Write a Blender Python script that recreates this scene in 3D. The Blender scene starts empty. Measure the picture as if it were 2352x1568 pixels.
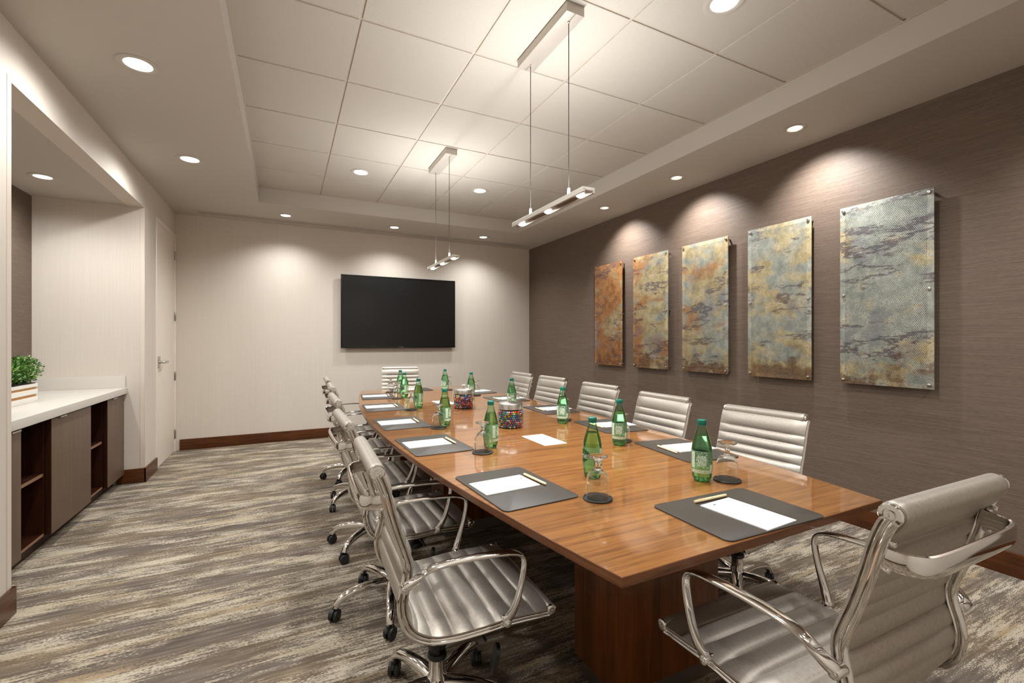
import bpy, bmesh, math, random
from mathutils import Vector, Matrix, noise
PI = math.pi
R = math.radians
scene = bpy.context.scene
COL = scene.collection
random.seed(7)

# ------------------------------------------------------------------ camera
FPX, TH, HC = 1039.28, 0.4633474, 1.258
cam = bpy.data.cameras.new('camera')
cam_o = bpy.data.objects.new('camera', cam)
COL.objects.link(cam_o)
cam_o.location = (0, 0, HC)
cam_o.rotation_euler = (PI / 2, 0, -TH)
cam.sensor_width = 36
cam.lens = FPX / 2352 * 36
cam.shift_y = -1.8 / 2352
cam.clip_start = 0.02
scene.camera = cam_o

# ------------------------------------------------------------------ materials
def srgb(r, g, b):
    f = lambda c: (c / 255 / 12.92) if c / 255 <= 0.04045 else ((c / 255 + 0.055) / 1.055) ** 2.4
    return (f(r), f(g), f(b), 1)

class NT:
    def __init__(s, name):
        s.m = bpy.data.materials.new(name); s.m.use_nodes = True
        s.t = s.m.node_tree; s.t.nodes.clear()
        s.out = s.t.nodes.new('ShaderNodeOutputMaterial')
    def n(s, typ, ins=None, **kw):
        nd = s.t.nodes.new('ShaderNode' + typ)
        for k, v in kw.items(): setattr(nd, k, v)
        for k, v in (ins or {}).items():
            if isinstance(v, bpy.types.NodeSocket): s.t.links.new(v, nd.inputs[k])
            else: nd.inputs[k].default_value = v
        return nd
    def pos(s, scale=(1, 1, 1), obj=False):
        if obj: c = s.n('TexCoord').outputs['Object']
        else: c = s.n('NewGeometry').outputs['Position']
        return s.n('Mapping', {'Vector': c, 'Scale': scale}).outputs[0]
    def noise(s, vec, scale=1, detail=3, rough=0.5, dist=0):
        return s.n('TexNoise', {'Vector': vec, 'Scale': scale, 'Detail': detail, 'Roughness': rough, 'Distortion': dist}).outputs['Fac']
    def math(s, op, a, b=0.0, c=0.0, clamp=False):
        nd = s.n('Math', operation=op); nd.use_clamp = clamp
        for i, v in enumerate((a, b, c)):
            if isinstance(v, bpy.types.NodeSocket): s.t.links.new(v, nd.inputs[i])
            else: nd.inputs[i].default_value = v
        return nd.outputs[0]
    def ramp(s, fac, stops, interp='LINEAR'):
        nd = s.n('ValToRGB', {'Fac': fac}); cr = nd.color_ramp; cr.interpolation = interp
        while len(cr.elements) > 1: cr.elements.remove(cr.elements[0])
        cr.elements[0].position = stops[0][0]; cr.elements[0].color = stops[0][1]
        for p, c in stops[1:]:
            e = cr.elements.new(p); e.color = c
        return nd.outputs['Color']
    def mix(s, fac, a, b, blend='MIX'):
        nd = s.n('Mix', data_type='RGBA', blend_type=blend)
        for k, v in ((0, fac), (6, a), (7, b)):
            if isinstance(v, bpy.types.NodeSocket): s.t.links.new(v, nd.inputs[k])
            else: nd.inputs[k].default_value = v
        return nd.outputs[2]
    def bump(s, h, strength=0.2, dist=0.002):
        return s.n('Bump', {'Height': h, 'Strength': strength, 'Distance': dist}).outputs[0]
    def bsdf(s, **k):
        ins = {}
        for a, v in k.items(): ins[a.replace('_', ' ')] = v
        return s.n('BsdfPrincipled', ins).outputs[0]
    def done(s, sh):
        s.t.links.new(sh, s.out.inputs['Surface']); return s.m

def plain(name, col, rough=0.5, metal=0.0, spec=0.5, coat=0.0, var=0.0):
    t = NT(name)
    c = col
    if var:
        f = t.noise(t.pos(obj=True), 9, 3)
        c = t.mix(f, tuple(x * (1 - var) for x in col[:3]) + (1,), tuple(min(1, x * (1 + var)) for x in col[:3]) + (1,))
    return t.done(t.bsdf(Base_Color=c, Roughness=rough, Metallic=metal, Specular_IOR_Level=spec, Coat_Weight=coat))

def emit(name, col, strength):
    t = NT(name)
    return t.done(t.n('Emission', {'Color': col, 'Strength': strength}).outputs[0])

def wallcover(name, lo, hi, scale_a, scale_b, rough=0.6, bump=0.15, w=(0.4, 0.2)):
    t = NT(name)
    a = t.noise(t.pos(scale_a), 1, 3, 0.6); b = t.noise(t.pos(scale_b), 1, 2, 0.6)
    f = t.math('ADD', t.math('MULTIPLY', a, 0.55), t.math('MULTIPLY', b, 0.45))
    c = t.ramp(f, [(w[0], lo), (1 - w[1] - 0.1, hi)])
    return t.done(t.bsdf(Base_Color=c, Roughness=rough, Normal=t.bump(f, bump, 0.001), Specular_IOR_Level=0.3))

M = {}
M['wall_light'] = wallcover('light_vinyl', srgb(206, 196, 184), srgb(213, 204, 192), (190, 190, 2.0), (520, 520, 5), 0.6, 0.1)
M['wall_brown'] = wallcover('brown_grasscloth', srgb(95, 80, 69), srgb(126, 109, 96), (5.0, 5.0, 330), (40, 40, 800), 0.55, 0.2)
M['paint'] = plain('ceiling_paint', srgb(188, 181, 171), 0.8, spec=0.2)
M['soffit_side'] = M['paint']
def tile_mat():
    t = NT('ceiling_tile')
    f = t.noise(t.pos(), 260, 2)
    c = t.ramp(f, [(0.3, srgb(182, 176, 166)), (0.6, srgb(190, 184, 174))])
    return t.done(t.bsdf(Base_Color=c, Roughness=0.9, Normal=t.bump(f, 0.1, 0.001), Specular_IOR_Level=0.1))
M['tile'] = tile_mat()
M['grid'] = plain('grid_bar', srgb(186, 175, 160), 0.5)

def carpet():
    t = NT('carpet')
    p = t.pos()
    def nz(sx, sy, d=3, r=0.55): return t.noise(t.pos((sx, sy, 1)), 1, d, r)
    band = nz(2.0, 8.5, 4); streak = nz(4.6, 56, 3, 0.62); fine = nz(16, 120, 2, 0.7); tuft = t.noise(p, 420, 2)
    tuft2 = t.n('TexNoise', {'Vector': t.pos((85, 330, 1)), 'Scale': 1.0, 'Detail': 1.0}).outputs['Fac']
    hue = nz(1.3, 5.0, 2); hue2 = t.noise(t.pos((0.8, 14, 1)), 1.0, 2)
    base = t.ramp(hue, [(0.36, srgb(100, 90, 82)), (0.46, srgb(124, 112, 100)), (0.55, srgb(120, 106, 87)), (0.66, srgb(138, 119, 94))])
    dark = t.ramp(streak, [(0.40, srgb(84, 74, 66)), (0.6, srgb(136, 126, 117))])
    base = t.mix(0.4, base, dark)
    v = t.math('ADD', t.math('MULTIPLY', band, 0.66), t.math('MULTIPLY', streak, 0.40))
    v = t.math('ADD', v, t.math('MULTIPLY', fine, 0.32))
    v = t.math('ADD', v, t.math('MULTIPLY', tuft2, 0.46))
    f = t.math('MULTIPLY', t.math('SUBTRACT', v, 0.925), 14, clamp=True)
    cream = t.ramp(hue2, [(0.42, srgb(198, 187, 167)), (0.56, srgb(190, 176, 153)), (0.66, srgb(168, 146, 114))])
    c = t.mix(f, base, cream)
    c = t.mix(t.math('MULTIPLY', tuft, 0.35), c, srgb(60, 52, 46))
    return t.done(t.bsdf(Base_Color=c, Roughness=0.95, Normal=t.bump(tuft, 0.5, 0.004), Specular_IOR_Level=0.1))
M['carpet'] = carpet()

def wood(name, stops, sc, rough=0.3, coat=0.0, grain=0.5, obj=False, coat_rough=0.05, dist=0.4):
    t = NT(name)
    p = t.pos(sc, obj)
    a = t.noise(p, 1, 4, 0.6, dist)
    b = t.noise(t.pos(tuple(x * 6 for x in sc), obj), 1, 3, 0.7)
    f = t.math('ADD', t.math('MULTIPLY', a, 1 - grain * 0.5), t.math('MULTIPLY', b, grain * 0.5))
    c = t.ramp(f, stops)
    return t.done(t.bsdf(Base_Color=c, Roughness=rough, Coat_Weight=coat, Coat_Roughness=coat_rough, Coat_IOR=1.52, Specular_IOR_Level=0.25, Normal=t.bump(b, 0.03, 0.0005)))
M['table'] = wood('table_veneer', [(0.34, srgb(80, 46, 17)), (0.43, srgb(117, 72, 29)), (0.51, srgb(137, 88, 39)), (0.62, srgb(152, 102, 49))], (1.3, 46, 46), 0.4, 1.0, 0.9, coat_rough=0.05, dist=0.12)
M['table_edge'] = wood('table_edge_veneer', [(0.34, srgb(66, 34, 13)), (0.45, srgb(92, 52, 22)), (0.6, srgb(116, 70, 33))], (3, 3, 60), 0.4, 0.6, 0.8, coat_rough=0.08, dist=0.12)
M['pedestal'] = wood('pedestal_veneer', [(0.3, srgb(64, 31, 10)), (0.5, srgb(104, 57, 21)), (0.7, srgb(128, 76, 32))], (26, 26, 1.6), 0.35, 0.2, 0.7)
M['base_wood'] = wood('baseboard_wood', [(0.3, srgb(54, 27, 10)), (0.5, srgb(82, 44, 18)), (0.7, srgb(98, 56, 25))], (4, 4, 60), 0.35, 0.2, 0.5)
M['cab_door'] = wood('taupe_laminate', [(0.3, srgb(94, 76, 62)), (0.55, srgb(104, 85, 70)), (0.75, srgb(111, 92, 76))], (40, 40, 1.8), 0.42, 0, 0.5)
M['cab_in'] = wood('dark_cabinet_wood', [(0.3, srgb(32, 13, 6)), (0.55, srgb(48, 21, 10)), (0.75, srgb(58, 27, 13))], (30, 30, 2), 0.4, 0.1, 0.5)
M['cab_edge'] = plain('shelf_edge', srgb(132, 98, 74), 0.45)
M['quartz'] = plain('white_quartz', srgb(208, 203, 194), 0.25, var=0.02)
M['door'] = plain('door_paint', srgb(230, 220, 207), 0.5, var=0.01)
M['chrome'] = plain('chrome', (0.82, 0.81, 0.79, 1), 0.07, 1.0)
M['steel'] = plain('brushed_steel', (0.62, 0.60, 0.56, 1), 0.28, 1.0)
M['pewter'] = plain('pewter', (0.42, 0.40, 0.37, 1), 0.35, 1.0)
M['alu'] = plain('satin_aluminium', srgb(206, 200, 190), 0.35, 0.5)
M['canopy'] = plain('brushed_canopy', srgb(188, 180, 170), 0.38, 0.35, var=0.05)
M['bar_under'] = plain('bronze_underside', srgb(120, 92, 76), 0.3, 0.7)
M['black'] = plain('black_plastic', (0.012, 0.012, 0.012, 1), 0.4)
M['black_soft'] = plain('black_wheel', (0.015, 0.015, 0.016, 1), 0.5)
M['cable'] = plain('dark_cable', (0.03, 0.026, 0.022, 1), 0.5)
M['tv_bezel'] = plain('tv_bezel', (0.004, 0.004, 0.004, 1), 0.25)
M['tv_screen'] = plain('tv_screen', (0.005, 0.005, 0.0055, 1), 0.28, spec=0.45)
M['blotter'] = plain('blotter_leather', srgb(62, 57, 51), 0.42, spec=0.45, var=0.03)
M['paper'] = plain('white_paper', srgb(240, 240, 238), 0.7, var=0.005)
M['ink'] = plain('brown_ink', srgb(112, 96, 84), 0.7)
M['ink_light'] = plain('pale_ink', srgb(205, 200, 195), 0.7)
M['pen'] = plain('cream_pen', srgb(226, 205, 162), 0.35, var=0.01)
M['gold'] = plain('gold_clip', srgb(206, 182, 130), 0.3, 0.3)
M['rubber'] = plain('black_coaster', (0.018, 0.018, 0.018, 1), 0.45)
M['cap'] = plain('green_cap', srgb(0, 104, 88), 0.35)
M['label_white'] = plain('label_white', srgb(205, 222, 205), 0.5)
M['label_pale'] = plain('label_pale', srgb(176, 208, 178), 0.5)
M['label_green'] = plain('label_green', srgb(16, 78, 30), 0.4)
M['planter'] = plain('white_planter', srgb(228, 224, 216), 0.5, var=0.02)
M['slat'] = wood('planter_slat', [(0.3, srgb(166, 118, 66)), (0.7, srgb(196, 148, 92))], (40, 3, 40), 0.5, 0, 0.5)
M['soil'] = plain('soil', srgb(40, 30, 22), 0.95, var=0.2)
M['bead'] = plain('corner_guard', srgb(214, 202, 188), 0.3)
M['slot'] = plain('vent_slot', srgb(34, 29, 24), 0.8)
M['outlet'] = plain('grey_plate', srgb(150, 145, 138), 0.5)
M['lens'] = emit('lit_lens', (1.0, 0.98, 0.95, 1), 7.0)
M['led'] = emit('lit_led', (1.0, 0.97, 0.92, 1), 30.0)

def leather():
    t = NT('silver_leather')
    p = t.pos(obj=True)
    g = t.noise(p, 110, 3, 0.7); f = t.noise(t.pos((90, 420, 420), True), 1, 3, 0.75)
    m = t.math('ADD', t.math('MULTIPLY', g, 0.55), t.math('MULTIPLY', f, 0.45))
    c = t.ramp(m, [(0.34, srgb(162, 154, 143)), (0.48, srgb(175, 167, 156)), (0.66, srgb(185, 177, 167))])
    r = t.math('ADD', 0.36, t.math('MULTIPLY', f, 0.16))
    return t.done(t.bsdf(Base_Color=c, Roughness=r, Metallic=0.6, Normal=t.bump(f, 0.05, 0.001)))
M['leather'] = leather()

def leaf():
    t = NT('leaf')
    r = t.n('NewGeometry').outputs['Random Per Island']
    c = t.ramp(r, [(0, srgb(28, 66, 16)), (0.5, srgb(54, 106, 26)), (0.85, srgb(92, 142, 42)), (1, srgb(146, 180, 80))])
    return t.done(t.bsdf(Base_Color=c, Roughness=0.4, Subsurface_Weight=0.0))
M['leaf'] = leaf()

def thin_glass(name, tint, gloss=1.0, rough=0.0):
    t = NT(name)
    tr = t.n('BsdfTransparent', {'Color': tint}).outputs[0]
    gl = t.n('BsdfGlossy', {'Color': (gloss, gloss, gloss, 1), 'Roughness': rough}).outputs[0]
    fr = t.n('LayerWeight', {'Blend': 0.22}).outputs['Fresnel']
    fr = t.math('ADD', t.math('MULTIPLY', fr, 0.85), 0.02, clamp=True)
    return t.done(t.n('MixShader', {0: fr, 1: tr, 2: gl}).outputs[0])
M['pet'] = thin_glass('green_bottle_plastic', (0.74, 0.95, 0.78, 1))
M['jar'] = thin_glass('clear_jar', (0.96, 0.97, 0.96, 1))
def glass(name, col, ior, rough=0.0):
    t = NT(name)
    return t.done(t.n('BsdfGlass', {'Color': col, 'IOR': ior, 'Roughness': rough}).outputs[0])
M['goblet'] = glass('clear_glass', (0.98, 0.985, 0.98, 1), 1.45)
M['water'] = glass('water', (0.76, 0.96, 0.80, 1), 1.22)

def printed(name, col, sc, th):
    t = NT(name)
    f = t.noise(t.pos(sc, True), 1, 2, 0.6)
    k = t.math('GREATER_THAN', f, th)
    tr = t.n('BsdfTransparent').outputs[0]
    df = t.bsdf(Base_Color=col, Roughness=0.5)
    return t.done(t.n('MixShader', {0: k, 1: tr, 2: df}).outputs[0])
def film():
    t = NT('label_film')
    tr = t.n('BsdfTransparent', {'Color': (.86, .98, .88, 1)}).outputs[0]
    return t.done(t.n('MixShader', {0: .24, 1: tr, 2: t.bsdf(Base_Color=srgb(176, 224, 180), Roughness=0.4)}).outputs[0])
M['film'] = film()
M['print_block'] = printed('printed_text', srgb(214, 230, 212), (420, 420, 700), 0.5)
M['print_facts'] = printed('printed_facts', srgb(205, 224, 204), (260, 260, 900), 0.42)
M['print_leaf'] = printed('printed_motif', srgb(176, 220, 178), (220, 220, 220), 0.57)

def panel_mat():
    # corroded metal: rust towards the far panels, grey-green towards the near one, pierced by a hexagonal grid of round holes
    t = NT('patinated_metal')
    pos = t.n('NewGeometry').outputs['Position']
    sep = t.n('SeparateXYZ', {'Vector': pos}); y, z = sep.outputs['Y'], sep.outputs['Z']
    def shifted(o, sc=(1, 1, 1), rot=0.0): return t.n('Mapping', {'Vector': pos, 'Location': (o, o * 2, o * 3), 'Rotation': (rot, 0, 0), 'Scale': sc}).outputs[0]
    def band(x, a, b): return t.n('MapRange', {'Value': x, 'From Min': a, 'From Max': b, 'To Min': 0.0, 'To Max': 1.0}, interpolation_type='SMOOTHSTEP').outputs[0]
    rust = t.n('MapRange', {'Value': y, 'From Min': 1.5, 'From Max': 4.5, 'To Min': 0.0, 'To Max': 1.0}).outputs[0]
    low = t.n('MapRange', {'Value': z, 'From Min': 1.30, 'From Max': 0.97, 'To Min': 0.0, 'To Max': 1.0}).outputs[0]
    n1 = t.noise(shifted(1.3, (1, 1, 1.5), R(-28)), 2.3, 9, 0.66, 0.25); n3 = t.noise(shifted(4.1), 11, 9, 0.74); n4 = t.noise(pos, 75, 4, 0.7)
    n5 = t.noise(shifted(7.7, (1, 1, 1.4), R(-28)), 1.9, 9, 0.68, 0.3); n6 = t.noise(shifted(11.2), 3.4, 8, 0.68)
    n2 = t.noise(shifted(2.6, (1, 1.0, 3.6), R(-24)), 1.35, 10, 0.70, 0.15)
    c = t.ramp(n3, [(0.32, srgb(122, 126, 118)), (0.48, srgb(154, 158, 148)), (0.66, srgb(188, 188, 176))])
    och = t.ramp(n3, [(0.32, srgb(136, 114, 78)), (0.5, srgb(182, 162, 116)), (0.66, srgb(206, 195, 162))])
    org = t.ramp(n3, [(0.32, srgb(104, 58, 28)), (0.5, srgb(160, 98, 46)), (0.68, srgb(190, 138, 80))])
    k1 = t.math('ADD', t.math('ADD', t.math('MULTIPLY', n1, 0.75), t.math('MULTIPLY', n3, 0.25)), t.math('MULTIPLY', rust, 0.13))
    c = t.mix(t.math('MULTIPLY', band(k1, 0.50, 0.585), 0.85), c, och)
    k2 = t.math('ADD', t.math('ADD', t.math('MULTIPLY', n5, 0.72), t.math('MULTIPLY', n3, 0.28)), t.math('MULTIPLY', t.math('POWER', rust, 2.0), 0.20))
    c = t.mix(t.math('MULTIPLY', band(k2, 0.58, 0.68), 0.85), c, org)
    gm = band(n6, 0.54, 0.64)
    c = t.mix(t.math('MULTIPLY', gm, 0.55), c, srgb(132, 134, 138))
    vein = band(t.math('ABSOLUTE', t.math('SUBTRACT', n2, 0.44)), 0.032, 0.008)
    vein = t.math('MULTIPLY', vein, band(n6, 0.40, 0.52))
    c = t.mix(t.math('MULTIPLY', vein, 0.8), c, srgb(88, 76, 84))
    spk = band(t.math('ADD', t.math('MULTIPLY', n4, 0.6), t.math('MULTIPLY', n3, 0.4)), 0.545, 0.61)
    c = t.mix(t.math('MULTIPLY', spk, 0.5), c, srgb(86, 70, 58))
    lw = band(t.math('ADD', t.math('MULTIPLY', low, 0.32), t.math('MULTIPLY', n6, 0.9)), 0.66, 0.76)
    c = t.mix(t.math('MULTIPLY', lw, 0.75), c, t.ramp(n4, [(0.4, srgb(74, 48, 34)), (0.6, srgb(138, 94, 52))]))
    # holes in object space: local y across, local z up; border kept solid
    o = t.n('SeparateXYZ', {'Vector': t.n('TexCoord').outputs['Object']}); oy, oz = o.outputs['Y'], o.outputs['Z']
    P = 0.0092; RH = P * 0.866
    row = t.math('FLOOR', t.math('DIVIDE', oz, RH))
    odd = t.math('MULTIPLY', t.math('FLOORED_MODULO', row, 2.0), 0.5)
    fy = t.math('SUBTRACT', t.math('FRACT', t.math('ADD', t.math('DIVIDE', oy, P), odd)), 0.5)
    fz = t.math('SUBTRACT', t.math('FRACT', t.math('DIVIDE', oz, RH)), 0.5)
    d = t.math('SQRT', t.math('ADD', t.math('POWER', t.math('MULTIPLY', fy, P), 2.0), t.math('POWER', t.math('MULTIPLY', fz, RH), 2.0)))
    hole = t.math('LESS_THAN', d, 0.0024)
    inb = t.math('MULTIPLY', t.math('LESS_THAN', t.math('ABSOLUTE', oy), 0.222), t.math('LESS_THAN', t.math('ABSOLUTE', oz), 0.57))
    hole = t.math('MULTIPLY', hole, inb)
    sh = t.bsdf(Base_Color=c, Roughness=0.45, Metallic=0.25)
    tr = t.n('BsdfTransparent').outputs[0]
    return t.done(t.n('MixShader', {0: hole, 1: sh, 2: tr}).outputs[0])
M['panel'] = panel_mat()
CANDY = [(srgb(30, 96, 176), 'blue'), (srgb(36, 150, 190), 'turquoise'), (srgb(214, 186, 30), 'yellow'), (srgb(216, 96, 24), 'orange'),
         (srgb(204, 52, 128), 'pink'), (srgb(166, 28, 36), 'red'), (srgb(96, 44, 130), 'purple'), (srgb(206, 206, 210), 'silver'), (srgb(58, 140, 60), 'green')]
CM = [plain('foil_' + n, tuple(min(1, x * 1.35 + .02) for x in c[:3]) + (1,), 0.22, 0.25, spec=0.8) for c, n in CANDY]

# ------------------------------------------------------------------ mesh helpers
def link(name, me, mat, parent=None, loc=(0, 0, 0), rot=(0, 0, 0)):
    o = bpy.data.objects.new(name, me)
    COL.objects.link(o)
    if mat is not None:
        for m in (mat if isinstance(mat, (list, tuple)) else [mat]): me.materials.append(m)
    o.parent = parent; o.location = loc; o.rotation_euler = rot
    return o

def finish(bm, name, mat, parent=None, loc=(0, 0, 0), rot=(0, 0, 0), smooth=40, recalc=True):
    if recalc: bmesh.ops.recalc_face_normals(bm, faces=bm.faces)
    me = bpy.data.meshes.new(name)
    bm.to_mesh(me); bm.free()
    if smooth:
        for p in me.polygons: p.use_smooth = True
        me.set_sharp_from_angle(angle=R(smooth))
    return link(name, me, mat, parent, loc, rot)

def box(bm, x0, x1, y0, y1, z0, z1, bev=0.0, seg=2, rot=None):
    vs = [bm.verts.new((x, y, z)) for x in (x0, x1) for y in (y0, y1) for z in (z0, z1)]
    q = [(0, 1, 3, 2), (4, 6, 7, 5), (0, 4, 5, 1), (2, 3, 7, 6), (0, 2, 6, 4), (1, 5, 7, 3)]
    fs = [bm.faces.new([vs[i] for i in f]) for f in q]
    bmesh.ops.recalc_face_normals(bm, faces=fs)
    es = list({e for f in fs for e in f.edges})
    if bev > 0: bmesh.ops.bevel(bm, geom=es, offset=bev, segments=seg, profile=0.7, affect='EDGES')
    return vs

def boxo(name, x0, x1, y0, y1, z0, z1, mat, parent=None, bev=0.0, loc=(0, 0, 0), rot=(0, 0, 0), smooth=40):
    bm = bmesh.new(); box(bm, x0, x1, y0, y1, z0, z1, bev)
    return finish(bm, name, mat, parent, loc, rot, smooth)

def lathe(bm, prof, seg=32, c=(0, 0, 0), cap=True, mtx=None):
    rings = []
    for r, z in prof:
        if r <= 1e-6:
            rings.append([bm.verts.new((c[0], c[1], c[2] + z))])
        else:
            rings.append([bm.verts.new((c[0] + r * math.cos(2 * PI * i / seg), c[1] + r * math.sin(2 * PI * i / seg), c[2] + z)) for i in range(seg)])
    for a, b in zip(rings, rings[1:]):
        for i in range(seg):
            j = (i + 1) % seg
            if len(a) == 1 and len(b) == 1: continue
            if len(a) == 1: bm.faces.new((a[0], b[j], b[i]))
            elif len(b) == 1: bm.faces.new((a[i], a[j], b[0]))
            else: bm.faces.new((a[i], a[j], b[j], b[i]))
    if cap:
        if len(rings[0]) > 1: bm.faces.new(list(reversed(rings[0])))
        if len(rings[-1]) > 1: bm.faces.new(rings[-1])
    vs = [v for r in rings for v in r]
    if mtx is not None:
        for v in vs: v.co = mtx @ v.co
    return vs

def axis_mtx(p, d):
    return Matrix.Translation(p) @ Vector((0, 0, 1)).rotation_difference(Vector(d)).to_matrix().to_4x4()

def cyl(bm, p, d, r, L, seg=20, bev=0.0):
    """a cylinder of length L centred on p along d, with rounded rims"""
    h = L / 2; b = min(bev, r * 0.9, h * 0.9)
    pr = [(0, -h), (r - b, -h)] + ([(r - b * 0.3, -h + b * 0.3), (r, -h + b)] if b else []) + \
         ([(r, h - b), (r - b * 0.3, h - b * 0.3)] if b else [(r, -h), (r, h)]) + [(r - b, h), (0, h)]
    pr2 = []
    for q in pr:
        if not pr2 or q != pr2[-1]: pr2.append(q)
    lathe(bm, pr2, seg, (0, 0, 0), False, axis_mtx(p, d))

def catmull(pts, step):
    pts = [Vector(p) for p in pts]
    P = [pts[0] * 2 - pts[1]] + pts + [pts[-1] * 2 - pts[-2]]
    out = []
    for i in range(1, len(P) - 2):
        p0, p1, p2, p3 = P[i - 1:i + 3]
        n = max(2, int((p2 - p1).length / step) + 1)
        for k in range(n):
            t = k / n
            out.append(0.5 * ((2 * p1) + (p2 - p0) * t + (2 * p0 - 5 * p1 + 4 * p2 - p3) * t * t + (3 * p1 - p0 - 3 * p2 + p3) * t ** 3))
    out.append(pts[-1])
    return out

def sweep(bm, path, sec, ref, cap=True, closed=False):
    """sec(i, n) -> list of (u along ref, v across); the path is followed with a frame whose u stays near ref"""
    n = len(path); rings = []
    for i, p in enumerate(path):
        a = path[(i - 1) % n] if (closed or i > 0) else p
        b = path[(i + 1) % n] if (closed or i < n - 1) else p
        T = (b - a).normalized()
        U = (Vector(ref) - T * T.dot(Vector(ref))).normalized(); V = T.cross(U)
        rings.append([bm.verts.new(p + U * u + V * v) for u, v in sec(i, n)])
    m = len(rings[0])
    for i in range(n if closed else n - 1):
        a, b = rings[i], rings[(i + 1) % n]
        for k in range(m):
            j = (k + 1) % m
            bm.faces.new((a[k], a[j], b[j], b[k]))
    if cap and not closed:
        bm.faces.new(list(reversed(rings[0]))); bm.faces.new(rings[-1])

def oval(a, b, n=12, p=2.4):
    o = []
    for i in range(n):
        t = 2 * PI * i / n; c, s = math.cos(t), math.sin(t)
        o.append((a * math.copysign(abs(c) ** (2 / p), c), b * math.copysign(abs(s) ** (2 / p), s)))
    return o

def tube(bm, pts, r, ref=(0, 1, 0), seg=10, step=None):
    path = catmull(pts, step) if step else [Vector(p) for p in pts]
    sc = oval(r, r, seg, 2)
    sweep(bm, path, lambda i, n: sc, ref)

def rrect(w, h, r, n=6):
    o = []
    for cx, cy, a0 in ((w / 2 - r, h / 2 - r, 0), (-w / 2 + r, h / 2 - r, 90), (-w / 2 + r, -h / 2 + r, 180), (w / 2 - r, -h / 2 + r, 270)):
        for k in range(n + 1):
            a = R(a0 + 90 * k / n); o.append((cx + r * math.cos(a), cy + r * math.sin(a)))
    return o

def prism(bm, poly, z0, z1, bev=0.0, seg=2):
    a = [bm.verts.new((x, y, z0)) for x, y in poly]; b = [bm.verts.new((x, y, z1)) for x, y in poly]
    n = len(poly)
    bm.faces.new(list(reversed(a))); top = bm.faces.new(b)
    for i in range(n): bm.faces.new((a[i], a[(i + 1) % n], b[(i + 1) % n], b[i]))
    if bev:
        bmesh.ops.bevel(bm, geom=list(top.edges), offset=bev, segments=seg, profile=0.7, affect='EDGES')

def thing(name, label, cat, loc=(0, 0, 0), rz=0.0, group=None):
    o = bpy.data.objects.new(name, None); COL.objects.link(o)
    o.empty_display_size = 0.1
    o.location = loc; o.rotation_euler = (0, 0, rz)
    return tag(o, label, cat, group)

def tag(o, label, cat, group=None):
    o['label'] = label; o['category'] = cat
    if group: o['group'] = group
    return o

def struct(o):
    o['kind'] = 'structure'; return o

def kids(o): return list(o.children)
def dup(root, label, loc, rz=0.0, group=None):
    r = root.copy(); COL.objects.link(r); r.location = loc; r.rotation_euler = (0, 0, rz)
    r['label'] = label
    if group: r['group'] = group
    for ch in kids(root):
        c = ch.copy(); COL.objects.link(c); c.parent = r
        for g in kids(ch):
            d = g.copy(); COL.objects.link(d); d.parent = c
    return r

def lamp(name, typ, loc, power, col=(0.99, 1, 1), parent=None, rot=(0, 0, 0), **kw):
    l = bpy.data.lights.new(name, typ); l.energy = power; l.color = col
    for k, v in kw.items(): setattr(l, k, v)
    o = bpy.data.objects.new(name, l); COL.objects.link(o)
    o.parent = parent; o.location = loc; o.rotation_euler = rot
    return o

# ------------------------------------------------------------------ room shell
XL, XR, YB, YF, ZC, ZT = -1.13, 3.48, 6.35, -0.6, 2.711, 2.871
NY0, NY1, NX, NZ = 2.885, 5.08, -1.865, 2.445       # niche
TX0, TX1, TY0, TY1 = -0.255, 2.80, 0.52, 5.43       # raised ceiling tray
W = 0.12
struct(boxo('floor', NX - W, XR + W, YF - W, YB + W, -0.08, 0, M['carpet'], smooth=0))
struct(boxo('wall_back', XL - W, XR + W, YB, YB + W, 0, ZT + .1, M['wall_light'], smooth=0))
struct(boxo('wall_right', XR, XR + W, YF, YB, 0, ZT + .1, M['wall_brown'], smooth=0))
struct(boxo('wall_front', XL - W, XR + W, YF - W, YF, 0, ZT + .1, M['wall_light'], smooth=0))
DY0, DY1, DZ = 5.515, 6.30, 2.425                   # door leaf
bm = bmesh.new()
box(bm, XL - W, XL, YF, NY0, 0, ZT)
box(bm, XL - W, XL, NY0, NY1, NZ, ZT)
box(bm, XL - W, XL, NY1, DY0 - .035, 0, ZT)
box(bm, XL - W, XL, DY0 - .035, YB, DZ + .04, ZT)
struct(finish(bm, 'wall_left', M['wall_light'], smooth=0))
struct(boxo('wall_niche_back', NX - W, NX, NY0 - W, NY1 + W, 0, NZ + .1, M['wall_brown'], smooth=0))
struct(boxo('wall_niche_far', NX, XL - W, NY1, NY1 + W, 0, NZ + .1, M['wall_light'], smooth=0))
struct(boxo('wall_niche_near', NX, XL - W, NY0 - W, NY0, 0, NZ + .1, M['wall_light'], smooth=0))
struct(boxo('ceiling_niche', NX - W, XL - W, NY0 - W, NY1 + W, NZ, NZ + .1, M['paint'], smooth=0))

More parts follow.
